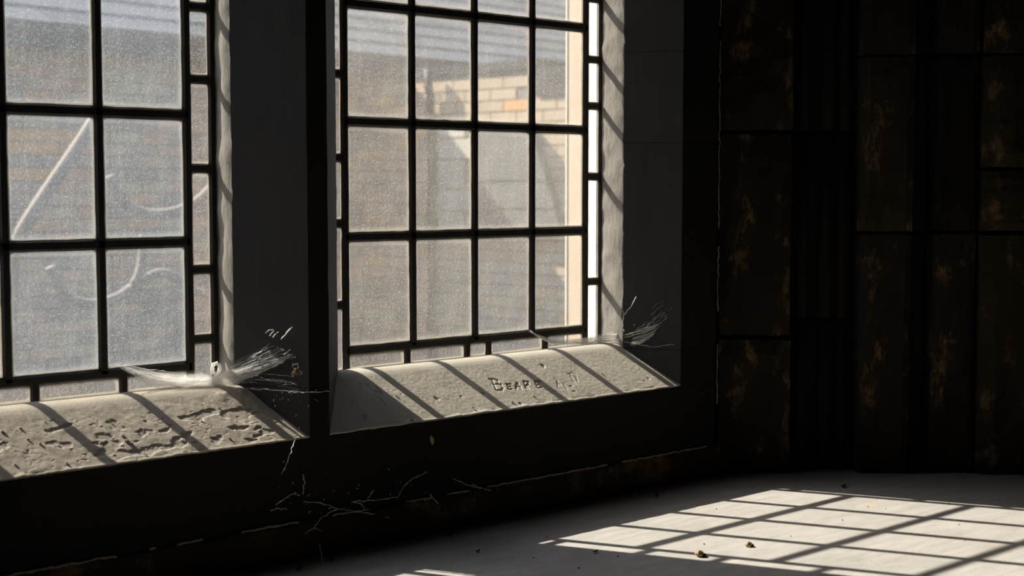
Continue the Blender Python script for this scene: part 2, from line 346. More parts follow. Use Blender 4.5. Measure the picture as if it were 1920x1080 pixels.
# ------------------------------------------------------------------ stone window surrounds
def surround(name, label, blocks, poly, reveals, joints_mat):
    t = empty(name, (poly[0][0], YF, .2)); tag(t, label, 'window surround', kind='structure')
    for z0, z1 in zip(blocks, blocks[1:]):
        mb = MB(); cx = sum(p[0] for p in poly)/len(poly)
        nz = max(3, int((z1-z0)/.04)); n = len(poly); sub = []
        for a, b in zip(poly, poly[1:]+poly[:1]):
            k = max(1, int(math.hypot(b[0]-a[0], b[1]-a[1])/.03))
            for q in range(k): sub.append((a[0]+(b[0]-a[0])*q/k, a[1]+(b[1]-a[1])*q/k, q == 0))
        m = len(sub); vs = []; fs = []
        for j in range(nz+1):
            zz = z0+.0005+(z1-z0-.0010)*j/nz
            for (x, y, cn) in sub:
                inn = -.0015 if j in (0, nz) else 0
                dx = .0004*N(x*25, y*25, zz*18)+(.0012*N(x*40, zz*60, 7) if cn else 0); dy = .0004*N(x*25+9, y*25, zz*18)
                if y > -.002: dx = dy = 0
                if y <= YF+.001: dy = abs(dy)*.5+.0004
                vs.append((x+dx, y+dy, zz))
        for j in range(nz):
            for q in range(m): fs.append((j*m+q, j*m+(q+1) % m, (j+1)*m+(q+1) % m, (j+1)*m+q))
        fs.append(tuple(range(m))[::-1]); fs.append(tuple(range(nz*m, nz*m+m)))
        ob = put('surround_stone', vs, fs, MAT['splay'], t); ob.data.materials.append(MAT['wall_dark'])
        for p in ob.data.polygons:  # room-facing sides take the wall colour: their shade is painted in
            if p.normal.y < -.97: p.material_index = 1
    for (x, y0, y1, sgn) in reveals:                    # thin flaking render on the upright return beside the glass
        vs = []; fs = []; nz = 150; ny = 5; z0 = GB-.02; z1 = TOPZ
        for j in range(nz+1):
            for i in range(ny+1):
                z = z0+(z1-z0)*j/nz; y = y0+(y1-y0)*i/ny
                d = .0035+.0028*fbm(y*30, z*22, x*7)
                if i == ny: d = -.0005; y += .003*N(z*50, x, 2)
                if i == 0: d = .002
                vs.append((x-sgn*d, y, z))
        for j in range(nz):
            for i in range(ny): a = j*(ny+1)+i; fs.append((a, a+1, a+ny+2, a+ny+1))
        k = len(vs); vs += [(x+sgn*.002, y, z) for (_, y, z) in vs[:k]]
        fs += [tuple(q+k for q in f)[::-1] for f in fs[:]]
        put('reveal', vs, fs, MAT['reveal'], t, smooth=True)
    return t
zl = .2185
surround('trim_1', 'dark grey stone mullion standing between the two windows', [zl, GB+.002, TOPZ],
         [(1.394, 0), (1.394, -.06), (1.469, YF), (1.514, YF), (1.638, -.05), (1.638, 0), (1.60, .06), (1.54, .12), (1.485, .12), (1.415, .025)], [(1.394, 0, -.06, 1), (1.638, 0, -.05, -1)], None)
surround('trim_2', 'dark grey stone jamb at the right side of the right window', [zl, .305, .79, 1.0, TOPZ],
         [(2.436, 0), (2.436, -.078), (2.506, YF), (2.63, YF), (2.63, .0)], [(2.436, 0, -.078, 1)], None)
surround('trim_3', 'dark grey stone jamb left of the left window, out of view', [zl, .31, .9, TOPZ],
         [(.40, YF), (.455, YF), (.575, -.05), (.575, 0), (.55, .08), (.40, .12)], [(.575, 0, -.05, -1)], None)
# exterior return of the right jamb: white putty next the glass, then peach stone
ej = empty('trim_4', (2.45, .06, .2)); tag(ej, 'sunlit peach stone outer jamb seen through the right edge of the right window', 'window surround', kind='structure')
MB().box((2.444, .0, zl), (2.63, .047, TOPZ)).put('putty_fillet', MAT['white_putty'], ej)
MB().box((2.447, .047, zl), (2.63, .122, TOPZ)).put('outer_stone', MAT['peach'], ej)
MB().box((2.4445, .122, zl), (2.63, .128, TOPZ)).put('outer_arris', MAT['cream_stone'], ej)

# ------------------------------------------------------------------ sills (carved and flaking)
PROF = [(.02, GB-.006), (-.022, GB-.006), (-.030, GB-.002), (-.035, GB+.0040), (-.040, GB+.0055), (-.052, GB+.0041), (-.062, GB+.0020), (-.071, GB-.0015), (-.080, GB-.0068)]
SY, SZ = PROF[-1]
def prof_pt(t):
    """t 0..1 along the sill from glass to lip and down the front"""
    if t < .18: 
        k = t/.18*(len(PROF)-1); i = min(int(k), len(PROF)-2); f = k-i
        return PROF[i][0]+(PROF[i+1][0]-PROF[i][0])*f, PROF[i][1]+(PROF[i+1][1]-PROF[i][1])*f
    if t < .93:
        f = (t-.18)/.75; return SY+(YF+.004-SY)*f, SZ+(LIP+.0025-SZ)*f
    f = (t-.93)/.07; return YF+.004-.004*math.sin(min(1, f*3)*math.pi/2)+.008*max(0, f-.33), LIP+.0025-.006*f
def segd(p, a, b):
    ax, ay = a; bx, by = b; px, py = p; dx, dy = bx-ax, by-ay; L = dx*dx+dy*dy
    t = max(0, min(1, ((px-ax)*dx+(py-ay)*dy)/L)) if L else 0
    return math.hypot(px-ax-t*dx, py-ay-t*dy)
def sillpt(px, py):
    p0 = Vector((0, SY, SZ)); p1 = Vector((0, YF, LIP)); n = Vector((1, 0, 0)).cross(p1-p0).normalized()
    p = atP(px, py, p0, n); return (p.x, p.y)
def z1(x, y): return sillpt(900+x/12, 695+y/12)
def z2(x, y): return sillpt(1010+x/15.43, 680+y/15.43)
deep = [[(200,185),(300,180),(390,205)],[(270,195),(370,430)],[(390,205),(430,290)],[(350,300),(470,295)],[(470,300),(520,380),(490,430)],[(360,435),(490,432)],
        [(590,300),(700,300)],[(610,300),(650,410)],[(630,352),(690,350)],[(640,410),(720,405)],
        [(830,270),(815,410)],[(850,270),(940,405)],[(820,345),(910,345)],
        [(985,238),(1085,245)],[(985,240),(1040,400)],[(1085,245),(1100,305),(1030,320)],[(1050,320),(1095,405)],
        [(1235,240),(1380,245)],[(1240,240),(1300,375)],[(1270,310),(1350,308)],[(1300,378),(1390,372)]]
faint = [[(450,430),(530,500),(560,680)],[(560,520),(640,660)],[(720,600),(820,760)],[(840,320),(930,310)],[(910,370),(1040,570)],[(950,270),(1050,340)],[(1070,370),(1130,540)],[(890,680),(960,670)],[(980,830),(1060,830)]]
CARVE = []
for st in deep:
    for a, b in zip(st, st[1:]): CARVE.append((z1(*a), z1(*b), .0024, .0016))
for st in faint:
    for a, b in zip(st, st[1:]): CARVE.append((z2(*a), z2(*b), .0016, .0011))
for a, b in (((703,733),(716,737)), ((716,737),(706,726)), ((672,718),(676,724)), ((707,744),(722,758))): CARVE.append((sillpt(*a), sillpt(*b), .0018, .0013))
def make_sill(parent, xl, xr, nx, ny, rough, mat, carve):
    vs = []; fs = []
    def lim(y, tab):
        y = max(YF, min(0, y))
        return tab[0] if y >= tab[1] else tab[0]+(tab[2]-tab[0])*(y-tab[1])/(YF-tab[1])
    cx = [c for c in carve]
    for i in range(nx+1):
        for j in range(ny+1):
            t = j/ny; y, z = prof_pt(t); a = lim(y, xl); b = lim(y, xr); x = a+(b-a)*i/nx
            env = max(0, min(1, (t-.14)/.08))*max(0, min(1, (.945-t)/.02)); d = 0
            if rough:
                r = fbm(x*30, y*30, 3, 6); d += .0010*r+.0004*N(x*110, y*110, 1)
                fl = fbm(x*15+3, y*36+1, 9, 6)
                w = max(0, 1-abs(y+.150)/.06)
                if fl*w > .15: d -= .0017*min(1, (fl*w-.15)/.02)*(1+.3*N(x*60, y*60, 4))
                cr = abs(fbm(x*11, y*26, 17, 4))
                if cr < .012 and y < -.10: d -= .0022*(1-cr/.012)
                g = max(0, 1-math.hypot((x-1.40)/.10, (y+.075)/.05)); d += .010*g*(.6+.5*fbm(x*40, y*40, 2))
            else:
                d += .0007*fbm(x*20, y*20, 3, 5)+.0004*N(x*160, y*160, 1)
                pit = N(x*55, y*55, 30)
                if pit > .62: d -= .003*(pit-.62)/.2
            if t > .9: d += .0018*fbm(x*26, t*2, 5, 4)*min(1, (t-.9)/.03)
            if cx and t > .16:
                for (p, q, wd, dp) in cx:
                    if min(p[0], q[0])-.006 < x < max(p[0], q[0])+.006:
                        k = segd((x, y), p, q)
                        if k < wd: d -= dp*1.5*(1-(k/wd)**2)
            dy = 0
            if t > .93: dy = .0010*fbm(x*30, z*30, 8) 
            vs.append((x, y+dy, z+d*(env if t <= .9 else 1)))
    for i in range(nx):
        for j in range(ny): a = i*(ny+1)+j; fs.append((a, a+1, a+ny+2, a+ny+1))
    return put('sill', vs, fs, mat, parent, smooth=True)

# ------------------------------------------------------------------ leaded windows
HZ = [.3486, .5838, .8208, 1.0598, 1.299, 1.538]
def came(parent, a, b, w, d, seed, name='lead_came'):
    """hand-made lead strip between two points of the glass plane (x, z)"""
    a = Vector((a[0], 0, a[1])); b = Vector((b[0], 0, b[1])); L = (b-a).length; t = (b-a).normalized(); s = Vector((t.z, 0, -t.x))
    k = max(2, int(L/.02)); vs = []; fs = []; n = 8
    for i in range(k+1):
        p = a.lerp(b, i/k)
        wl = w/2*(1+.12*N(p.x*70, p.z*70, seed)+.06*N(p.x*200, p.z*200, seed)); wr_ = w/2*(1+.12*N(p.x*70+5, p.z*70, seed)+.06*N(p.x*200, p.z*200+3, seed))
        for (u, v) in ((-1,-.3),(-.62,-1),(.62,-1),(1,-.3),(1,.3),(.62,1),(-.62,1),(-1,.3)):
            vs.append(p+s*((wl if u < 0 else wr_)*u)+Vector((0, d/2*v-.001, 0)))
    for i in range(k):
        for j in range(n): fs.append((i*n+j, i*n+(j+1) % n, (i+1)*n+(j+1) % n, (i+1)*n+j))
    fs.append(tuple(range(n))[::-1]); fs.append(tuple(range(k*n, k*n+n)))
    return put(name, vs, fs, MAT['lead'], parent)
def rrect(x0, x1, z0, z1, r, k=4):
    pts = []
    for (cx, cz, a0) in ((x1-r, z1-r, 0), (x0+r, z1-r, 90), (x0+r, z0+r, 180), (x1-r, z0+r, 270)):
        for i in range(k+1): a = math.radians(a0+90*i/k); pts.append((cx+r*math.cos(a), cz+r*math.sin(a)))
    return pts
def pane(parent, x0, x1, z0, z1, mat, rimw=.0022, rr=.008, grow=.004):
    x0, x1 = min(x0, x1), max(x0, x1)
    j = [rnd.uniform(-.0008, .0008) for _ in range(4)]
    tl = rnd.uniform(-.006, .006); tv = rnd.uniform(-.006, .006); cx = (x0+x1)/2; cz = (z0+z1)/2
    def P(pt, y): return (pt[0], y+tl*(pt[0]-cx)+tv*(pt[1]-cz), pt[1])
    g = rrect(x0-grow, x1+grow, z0-grow, z1+grow, min(rr, (x1-x0)/2.2, (z1-z0)/2.2)); n = len(g); th = .0015
    vs = [P(q, -th) for q in g]+[P(q, th) for q in g]
    fs = [tuple(range(n)), tuple(range(n, 2*n))[::-1]]+[(i, (i+1) % n, (i+1) % n+n, i+n) for i in range(n)]
    o = put('pane', vs, fs, mat, parent)
    r1 = min(rr*.8, (x1-x0)/2.5, (z1-z0)/2.5)
    out = rrect(x0-grow+j[0], x1+grow+j[1], z0-grow+j[2], z1+grow+j[3], r1+grow*.5); inn = rrect(x0+rimw*.7+j[0], x1-rimw+j[1], z0+rimw+j[2], z1-rimw*.6+j[3], r1)
    inn = [(a+.0006*N(a*300, b*300, 5), b+.0006*N(a*300+7, b*300, 5)) for a, b in inn]
    vs = [P(q, -.0016) for q in out]+[P(q, -.0016) for q in inn]+[P(q, -.0022) for q in out]+[P(q, -.0026) for q in inn]
    fs = []
    for i in range(n):
        k = (i+1) % n; fs += [(i, k, k+n, i+n), (i+2*n, k+2*n, k+3*n, i+3*n), (i+n, k+n, k+3*n, i+3*n), (i, k, k+2*n, i+2*n)]
    put('putty_rim', vs, fs, MAT['rim'], o); return o
BWID, HWID = .0175, .0200
def window(name, label, VX, xa, xb, lbars, rbars, bbars, gmat, clear_border=False):
    w = empty(name, ((xa+xb)/2, 0, GB)); tag(w, label, 'window', kind='structure')
    gr = MAT['glass_border']; top = HZ[-1]
    for i, x in enumerate(VX): came(w, (x, (GB-.004 if i in (0, len(VX)-1) else HZ[0])), (x, top+.04), BWID, .015, i+1)
    for j, z in enumerate(HZ): came(w, (VX[0], z), (VX[-1], z), HWID, .015, j+11)
    came(w, (xa-.006, GB-.004), (xa-.006, top+.05), .014, .016, 31, 'frame_came'); came(w, (xb+.007, GB-.004), (xb+.007, top+.05), .014, .016, 32, 'frame_came')
    came(w, (xa-.01, top+.045), (xb+.01, top+.045), .02, .016, 33, 'frame_came'); came(w, (xa-.01, GB-.006), (xb+.01, GB-.006), .010, .012, 34, 'frame_came')
    hb, hh = BWID/2, HWID/2
    for a, b in zip(VX, VX[1:]):
        for c, d in zip(HZ, HZ[1:]): pane(w, a+hb, b-hb, c+hh, d-hh, gmat)
    for (x0, x1, bars) in ((xa, VX[0]-hb, lbars), (VX[-1]+hb, xb, rbars)):
        zz = [GB-.009]+bars+[top+.045]
        for q, (c, d) in enumerate(zip(zz, zz[1:])):
            pane(w, x0, x1, c+.0085, d-.0085, gr, .0018, .005)
        for z in bars: came(w, (x0-.002, z), (x1+.002, z), .017, .012, int(z*100))
    xs = [VX[0]]+bbars+[VX[-1]]
    for a, b in zip(xs, xs[1:]):
        pane(w, a+.008, b-.008, GB+.001, HZ[0]-hh, gr, .0022, .007)
    for x in bbars: came(w, (x, GB-.006), (x, HZ[0]), .0165, .014, int(x*100))
    for a in VX[1:-1]:
        pass
    return w
def zy(px, py): return atY(px, py, 0).z
def xx(px, py): return atY(px, py, 0).x
VL = [1.3337-.1763*k for k in range(4, -1, -1)]; VR = [1.6916, 1.8664, 2.0401, 2.2125, 2.384]
w1 = window('window_1', 'left leaded window of large dusty panes with cobwebbed sill', VL, .585, 1.379,
            [.55, .8, 1.02, 1.25], [zy(378, 635), zy(377, 505), zy(375, 316), zy(372, 149), zy(370, 13), 1.2, 1.38],
            [.69, .80, .93, xx(64, 740), xx(230, 722)], MAT['glass_l'])
w2 = window('window_2', 'right leaded window of four columns above the carved sill', VR, 1.645, 2.428,
            [zy(638, 572), zy(638, 419), zy(635, 296), zy(632, 138), 1.09, 1.3], [zy(1109, 528), zy(1112, 331), zy(1112, 199), zy(1112, 112), 1.13, 1.35],
            [xx(762, 672), xx(874, 660), xx(914, 656), xx(1020, 645)], MAT['glass_r'])
make_sill(w1, (.575, -.05, .455), (1.394, -.06, 1.469), 520, 130, True, MAT['sill_rough'], [])
make_sill(w2, (1.638, -.05, 1.514), (2.436, -.078, 2.506), 560, 150, False, MAT['sill_smooth'], CARVE)

# ------------------------------------------------------------------ outside: brick building with slate roof
gd = MB().box((-30, .2, -2.6), (40, 60, -2.5)).put('ground', MAT['ground']); tag(gd, 'pale gravel ground outside, far below the windows', 'ground', kind='structure')
TH = math.radians(6.55); U = Vector((math.cos(TH), math.sin(TH), 0)); V = Vector((math.sin(TH), -math.cos(TH), 0)); B0 = Vector((7.0, 6.0, 0))
def bl(u, v, z): return B0 + U*u + V*v + Vector((0, 0, z))
bd = empty('brick_building', bl(-2, 0, -2.5)); tag(bd, 'brick building with slate roof outside, blurred behind the dusty panes', 'building')
def lbox(mb, u0, u1, v0, v1, z0, z1):
    return mb.add([bl(u0,v0,z0),bl(u1,v0,z0),bl(u1,v1,z0),bl(u0,v1,z0),bl(u0,v0,z1),bl(u1,v0,z1),bl(u1,v1,z1),bl(u0,v1,z1)],
                  [(3,2,1,0),(4,5,6,7),(0,1,5,4),(1,2,6,5),(2,3,7,6),(3,0,4,7)])
EZ = 1.622
lbox(MB(), -9, 3, -6, 0, -2.5, EZ-.06).put('wall', MAT['ext_mortar'], bd)
WU = -1.0                                    # the wing's long face
lbox(MB(), WU, .6, 0, 1.62, -2.5, 1.44).put('wing_wall', MAT['ext_mortar'], bd)
lbox(MB(), WU, .6, 1.62, 2.6, -2.5, 1.27).put('wing_wall', MAT['ext_mortar'], bd)
cp = lbox(MB(), WU-.02, .65, 0, 1.64, 1.44, 1.50).put('coping', MAT['gutter'], bd)
lbox(MB(), WU-.02, .65, 1.64, 2.65, 1.27, 1.44).put('coping', MAT['gutter'], bd)
PX = lambda p: (960+FPX*(p-CAM).dot(RT)/(p-CAM).dot(FW), 540-FPX*(p-CAM).dot(UP)/(p-CAM).dot(FW))
cand = []
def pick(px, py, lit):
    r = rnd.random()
    if lit:  # sunlight on the wing face partly put into paler, warmer bricks
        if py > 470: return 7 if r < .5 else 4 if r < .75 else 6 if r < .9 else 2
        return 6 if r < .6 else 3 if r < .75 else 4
    if 195 < px < 300 and 135 < py < 215: return 6  # sunlit patch on the shaded wall, put into light tan bricks
    if px < 130 and 205 < py < 345 and r < .55: return 3  # smaller sunlit spots, put into bright orange bricks
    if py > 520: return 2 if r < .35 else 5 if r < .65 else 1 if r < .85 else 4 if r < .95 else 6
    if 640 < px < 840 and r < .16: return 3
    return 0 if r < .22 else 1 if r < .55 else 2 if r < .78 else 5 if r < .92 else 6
L_, H_, J_ = .215, .065, .010
nrow = 0; z = EZ-.14
while z > -1.15:
    off = (nrow % 2)*.1125; u = -6.55+off
    while u < WU-.02:
        u1 = min(u+L_, WU-.002); c = bl((u+u1)/2, 0, z+H_/2); px, py = PX(c)
        if u1-u > .05: cand.append(((c-CAM).length, 0, u, u1, z, pick(px, py, False), 1))
        u += L_+J_
    v = .005-off
    while v < 2.5:
        v0 = max(v, .004); v1 = v+L_; c = bl(WU, (v0+v1)/2, z+H_/2); px, py = PX(c)
        top = 1.44 if v1 < 1.64 else 1.27
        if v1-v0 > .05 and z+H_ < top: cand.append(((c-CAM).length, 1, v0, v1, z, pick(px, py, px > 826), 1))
        v += L_+J_
    z -= H_+J_; nrow += 1
def vis(c):
    d, s, a, b, z, m, _ = c
    p = bl((a+b)/2, 0, z) if s == 0 else bl(WU, (a+b)/2, z); px, py = PX(p)
    return 0 if (5 < px < 390 or 640 < px < 1065) and -10 < py < 690 else 1
cand.sort(key=lambda c: (vis(c), c[0]))
def bbox(c, mb):
    d, s, a, b, z, m, _ = c
    pr = .006
    if s == 0: return lbox(mb, a, b, -.04, pr, z, z+H_)
    return lbox(mb, WU-pr, WU+.05, a, b, z, z+H_)
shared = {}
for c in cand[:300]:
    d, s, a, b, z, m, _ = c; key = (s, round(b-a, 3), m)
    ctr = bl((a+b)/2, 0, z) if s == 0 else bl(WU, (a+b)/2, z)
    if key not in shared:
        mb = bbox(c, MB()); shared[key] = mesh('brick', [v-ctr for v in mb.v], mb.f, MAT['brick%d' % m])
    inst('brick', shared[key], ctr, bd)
mbs = {}
for c in cand[300:]: bbox(c, mbs.setdefault(c[5], MB()))
if mbs:
    vs = []; fs = []; mi = []; mats = []
    for k, mb in mbs.items():
        b = len(vs); vs += mb.v; fs += [tuple(i+b for i in f) for f in mb.f]; mi += [len(mats)]*len(mb.f); mats.append(MAT['brick%d' % k])
    ob = put('brickwork', vs, fs, None, bd)
    for m in mats: ob.data.materials.append(m)
    for p, i in zip(ob.data.polygons, mi): p.material_index = i
    ob['kind'] = 'stuff'
# quoins, grey slabs, downpipe
for i, (y0, y1) in enumerate(((236, 262), (265, 300), (303, 352), (356, 392), (396, 440))):
    pz = lambda y: .685+(352-y)/2667*9.95
    wd = .33 if i % 2 else .24
    lbox(MB(), WU-.03, WU+.1, .78, .78+wd, pz(y1), pz(y0)).put('quoin', MAT['cream_stone'], bd)
pn = -U; p0 = bl(WU-.08, 0, 0)
for (ya, yb) in ((240, 338), (342, 390), (394, 438)):
    def xr(y): return 1000+(y-260)*50/170
    q = [atP(888, yb, p0, pn), atP(xr(yb), yb, p0, pn), atP(xr(ya), ya, p0, pn), atP(888, ya, p0, pn)]
    MB().add(q+[p+U*.085 for p in q], [(0,1,2,3),(7,6,5,4),(0,4,5,1),(1,5,6,2),(2,6,7,3),(3,7,4,0)]).put('grey_slab', MAT['grey_slab'], bd)
MB().tube([bl(WU-.05, .73, -2.4), bl(WU-.05, .73, 1.30), bl(WU-.07, .73, 1.36), bl(WU-.07, .73, 1.48)], .03, 10).put('downpipe', MAT['gutter'], bd, smooth=True)
# gutter and roof
OV = .25
lbox(MB(), -9, 3, 0, OV-.02, EZ-.09, EZ-.05).put('soffit', MAT['gutter'], bd)
lbox(MB(), -9, 3, OV-.06, OV+.0, EZ-.15, EZ-.02).put('gutter', MAT['gutter'], bd)  # deep dark-blue face also stands in for the shadow band under the eave
RP = math.radians(33); cs, sn = math.cos(RP), math.sin(RP)
def rf(u, r, h): return bl(u, OV+.04-r*cs-h*(-sn), EZ-.03+r*sn+h*cs)   # r up the slope, h off it
MB().add([rf(-9,0,0), rf(3,0,0), rf(3,5,0), rf(-9,5,0), rf(-9,0,-.05), rf(3,0,-.05), rf(3,5,-.05), rf(-9,5,-.05)], [(0,1,2,3),(7,6,5,4),(0,4,5,1),(1,5,6,2),(2,6,7,3),(3,7,4,0)]).put('roof', MAT['slate'], bd)
sm = {}; cnt = 0
for r in range(11):
    g = .19; u = -5.7+(r % 2)*.15
    while u < 2.3:
        c = rf(u+.15, r*g, .012); px, py = PX(c)
        if cnt < 300:
            m = rnd.choice(['slate', 'slate2', 'slate2'])
            if m not in sm:
                q = [rf(u+a, r*g+b, h) for h in (.004, .022) for a, b in ((.004, 0), (.294, 0), (.294, .30), (.004, .30))]
                q[6] = rf(u+.294, r*g+.30, .008); q[7] = rf(u+.004, r*g+.30, .008); q[2] = rf(u+.294, r*g+.30, .002); q[3] = rf(u+.004, r*g+.30, .002)
                sm[m] = mesh('slate', [v-c for v in q], [(3,2,1,0),(4,5,6,7),(0,1,5,4),(1,2,6,5),(2,3,7,6),(3,0,4,7)], MAT[m])
            inst('slate', sm[m], c, bd); cnt += 1
        u += .30
# pale scrolled ironwork outside the left window
PD = 3.6
ir = empty('iron_scroll', atY(120, 700, PD)); tag(ir, 'pale curved iron scrollwork outside, seen faintly through the left window', 'ironwork')
def itube(name, pts, r):
    for _ in range(2):                      # round the bends
        pts = [pts[0]]+[tuple(p[k]*f+q[k]*(1-f) for k in range(3)) for p, q in zip(pts, pts[1:]) for f in (.75, .25)]+[pts[-1]]
    MB().tube([atY(x, y, PD+dy) for x, y, dy in pts], r, 8).put(name, MAT['tan_iron'], ir, smooth=True)
itube('brace', [(185, 215, 0), (140, 285, 0), (95, 350, 0), (55, 410, 0), (32, 450, 0), (20, 520, .05), (16, 700, .1), (14, 900, .1)], .032)
itube('scroll', [(205, 330, .1), (215, 355, .1), (232, 380, .1), (258, 397, .1), (290, 404, .1), (330, 398, .1), (370, 380, .1), (400, 350, .1)], .026)
itube('scroll', [(95, 500, .02), (112, 540, .02), (135, 562, .02), (165, 572, .02), (205, 565, .02), (238, 548, .02), (258, 525, .02), (268, 490, .02), (270, 440, .02)], .024)
itube('scroll', [(262, 545, .02), (275, 522, .02), (292, 512, .02), (315, 512, .02), (335, 522, .02), (360, 545, .02), (385, 552, .02)], .022)

# ------------------------------------------------------------------ cobwebs
def lerp_path(path, t):
    k = t*(len(path)-1); i = min(int(k), len(path)-2); f = k-i
    f2 = f; a = path[i]; b = path[i+1]
    return tuple(a[q]+(b[q]-a[q])*f2 for q in range(3))
def smooth_path(path, it=3):
    for _ in range(it):
        out = [path[0]]
        for a, b in zip(path, path[1:]):
            out += [tuple(a[q]*.75+b[q]*.25 for q in range(3)), tuple(a[q]*.25+b[q]*.75 for q in range(3))]
        out.append(path[-1]); path = out
    return path
def clear_of_splay(x, Y):                # webs hang in front of the slanted jamb faces, not inside the stone
    if 437 < x < 580: Y = min(Y, -.060-.140*(x-437)/138-.006)
    if 1166 < x < 1290: Y = min(Y, -.078-.122*(x-1168)/117-.006)
    return Y
def world(path): return [tuple(atY(x, y, clear_of_splay(x, Y))) for x, y, Y in path]
def sheet(parent, up, lo, mat, nu=60, nv=10, sag=.003, th=.0006, seed=0, name='web_sheet'):
    up = smooth_path(world(up)); lo = smooth_path(world(lo)); vs = []; fs = []
    for i in range(nu+1):
        a = Vector(lerp_path(up, i/nu)); b = Vector(lerp_path(lo, i/nu))
        for j in range(nv+1):
            t = j/nv; p = a.lerp(b, t)
            p += Vector((.0012*N(i*.6, j*.8, seed), sag*math.sin(t*math.pi)+.002*N(i*.35, j*.5, seed+3), .0012*N(i*.5, j, seed+9)))
            vs.append(p)
    for i in range(nu):
        for j in range(nv): q = i*(nv+1)+j; fs.append((q, q+1, q+nv+2, q+nv+1))
    me = put(name, vs, fs, mat, parent, smooth=True).data
    me.attributes.new('silk', 'FLOAT', 'POINT'); me.attributes.new('weave', 'FLOAT_VECTOR', 'POINT')
    de = me.attributes['silk']; we = me.attributes['weave']
    for i in range(nu+1):
        for j in range(nv+1):
            u = i/nu; v = j/nv; k = i*(nv+1)+j
            de.data[k].value = min(1, 4*v, 2.5*(1-v)*1.6)*min(1, 3.5*u, 3.0*(1-u)); we.data[k].vector = (u*3, v, seed)
    return me
def strands(parent, up, lo, n, r, seed, jit=.004, name='web_strands', span=None, mat=None):
    R = random.Random(seed); up = smooth_path(world(up)); lo = smooth_path(world(lo)); mb = MB()
    for _ in range(n):
        t0 = R.random(); t1 = t0+R.gauss(0, .12); L0 = R.uniform(0, .75); L1 = min(1, L0+R.uniform(.12, span or .6)); pts = []
        for k in range(9):
            u = L0+(L1-L0)*k/8; v = max(-.15, min(1.15, t0+(t1-t0)*k/8))
            p = Vector(lerp_path(up, u)).lerp(Vector(lerp_path(lo, u)), v)
            pts.append(p+Vector((R.gauss(0, jit*.12), R.gauss(0, jit*.3), R.gauss(0, jit*.12))))
        mb.tube(pts, r*R.uniform(.6, 1.2), 3)
    o = mb.put(name, mat or MAT['thread'], parent); o['kind'] = 'stuff'; return o
def lines(parent, segs, r, seed, name='web_strands', jit=.0008, sub=5):
    R = random.Random(seed); mb = MB()
    for s in segs:
        P = smooth_path(world(s), 2) if len(s) > 2 else world(s); pts = []
        for a, b in zip(P, P[1:]):
            a = Vector(a); b = Vector(b); k = max(1, int((b-a).length/.006))
            pts += [a.lerp(b, q/k)+Vector([R.gauss(0, jit) for _ in range(3)]) for q in range(k)]
        pts.append(Vector(P[-1]))
        if len(pts) > 1: mb.tube(pts, r, 4, [r*R.uniform(.5, 1.5) for _ in pts])
    o = mb.put(name, MAT['thread'], parent); o['kind'] = 'stuff'; return o

c1 = empty('cobweb', atY(400, 730, -.03)); tag(c1, 'bright sunlit cobweb sheet in the right corner of the left window sill', 'cobweb')
u1 = [(232, 686, -.014), (290, 700, -.030), (345, 706, -.042), (400, 702, -.050), (440, 694, -.065), (490, 682, -.085), (540, 668, -.125)]
l1 = [(236, 694, -.014), (290, 728, -.034), (345, 738, -.050), (400, 737, -.056), (440, 722, -.068), (480, 702, -.08), (530, 680, -.12)]
sheet(c1, [(x, y-4, Y) for x, y, Y in u1], [(x, y+4, Y) for x, y, Y in l1], MAT['web'], seed=1)
sheet(c1, [(330, 712, -.046), (390, 704, -.052), (440, 690, -.068), (490, 676, -.09), (548, 660, -.13)], [(330, 742, -.054), (390, 738, -.058), (450, 716, -.072), (500, 694, -.095), (556, 672, -.135)], MAT['web'], seed=3)
sheet(c1, [(205, 676, -.013), (260, 690, -.02), (340, 698, -.03), (400, 690, -.04), (450, 672, -.06), (510, 640, -.1)], [(240, 700, -.016), (290, 732, -.03), (345, 738, -.05), (410, 735, -.056), (470, 712, -.075), (540, 690, -.12)], MAT['web_thin'], seed=7)
sheet(c1, [(x, y+5, Y-.006) for x, y, Y in u1[1:-1]], [(x, y-1, Y-.008) for x, y, Y in l1[1:-1]], MAT['web'], seed=5)
strands(c1, u1, l1, 60, .00028, 21)
up2 = [(395, 712, -.03), (430, 690, -.05), (465, 665, -.075), (505, 640, -.10)]; lo2 = [(400, 730, -.035), (450, 708, -.055), (500, 688, -.09), (555, 668, -.13)]
strands(c1, up2, lo2, 26, .0002, 22, jit=.008)
strands(c1, [(440, 705, -.055), (490, 698, -.09), (550, 705, -.13)], [(440, 722, -.06), (490, 728, -.10), (560, 735, -.14)], 14, .0002, 23, jit=.008)
lines(c1, [[(232, 684, -.014), (300, 696, -.016), (385, 704, -.02)], [(205, 680, -.012), (240, 690, -.014), (275, 712, -.018)], [(470, 708, -.08), (500, 693, -.10), (530, 678, -.12)]], .0005, 4)
lines(c1, [[(510, 632, -.10), (522, 622, -.105)], [(505, 630, -.10), (514, 620, -.105)], [(526, 637, -.11), (548, 613, -.12)], [(532, 664, -.12), (544, 655, -.125)], [(472, 671, -.075), (490, 659, -.085)], [(498, 624, -.1), (512, 618, -.1)]], .0008, 6, 'glinting_strands')
# white egg sac ring
mb = MB(); cc = atY(405, 691, -.024); pts = [cc+Vector((.008*math.cos(a), 0, .0105*math.sin(a))) for a in [2*math.pi*i/14 for i in range(15)]]
mb.tube(pts, .0035, 6, [.0035*(1+.5*N(i*.9, 1, 2)) for i in range(15)]); mb.put('silk_funnel', MAT['thread'], c1, smooth=True)

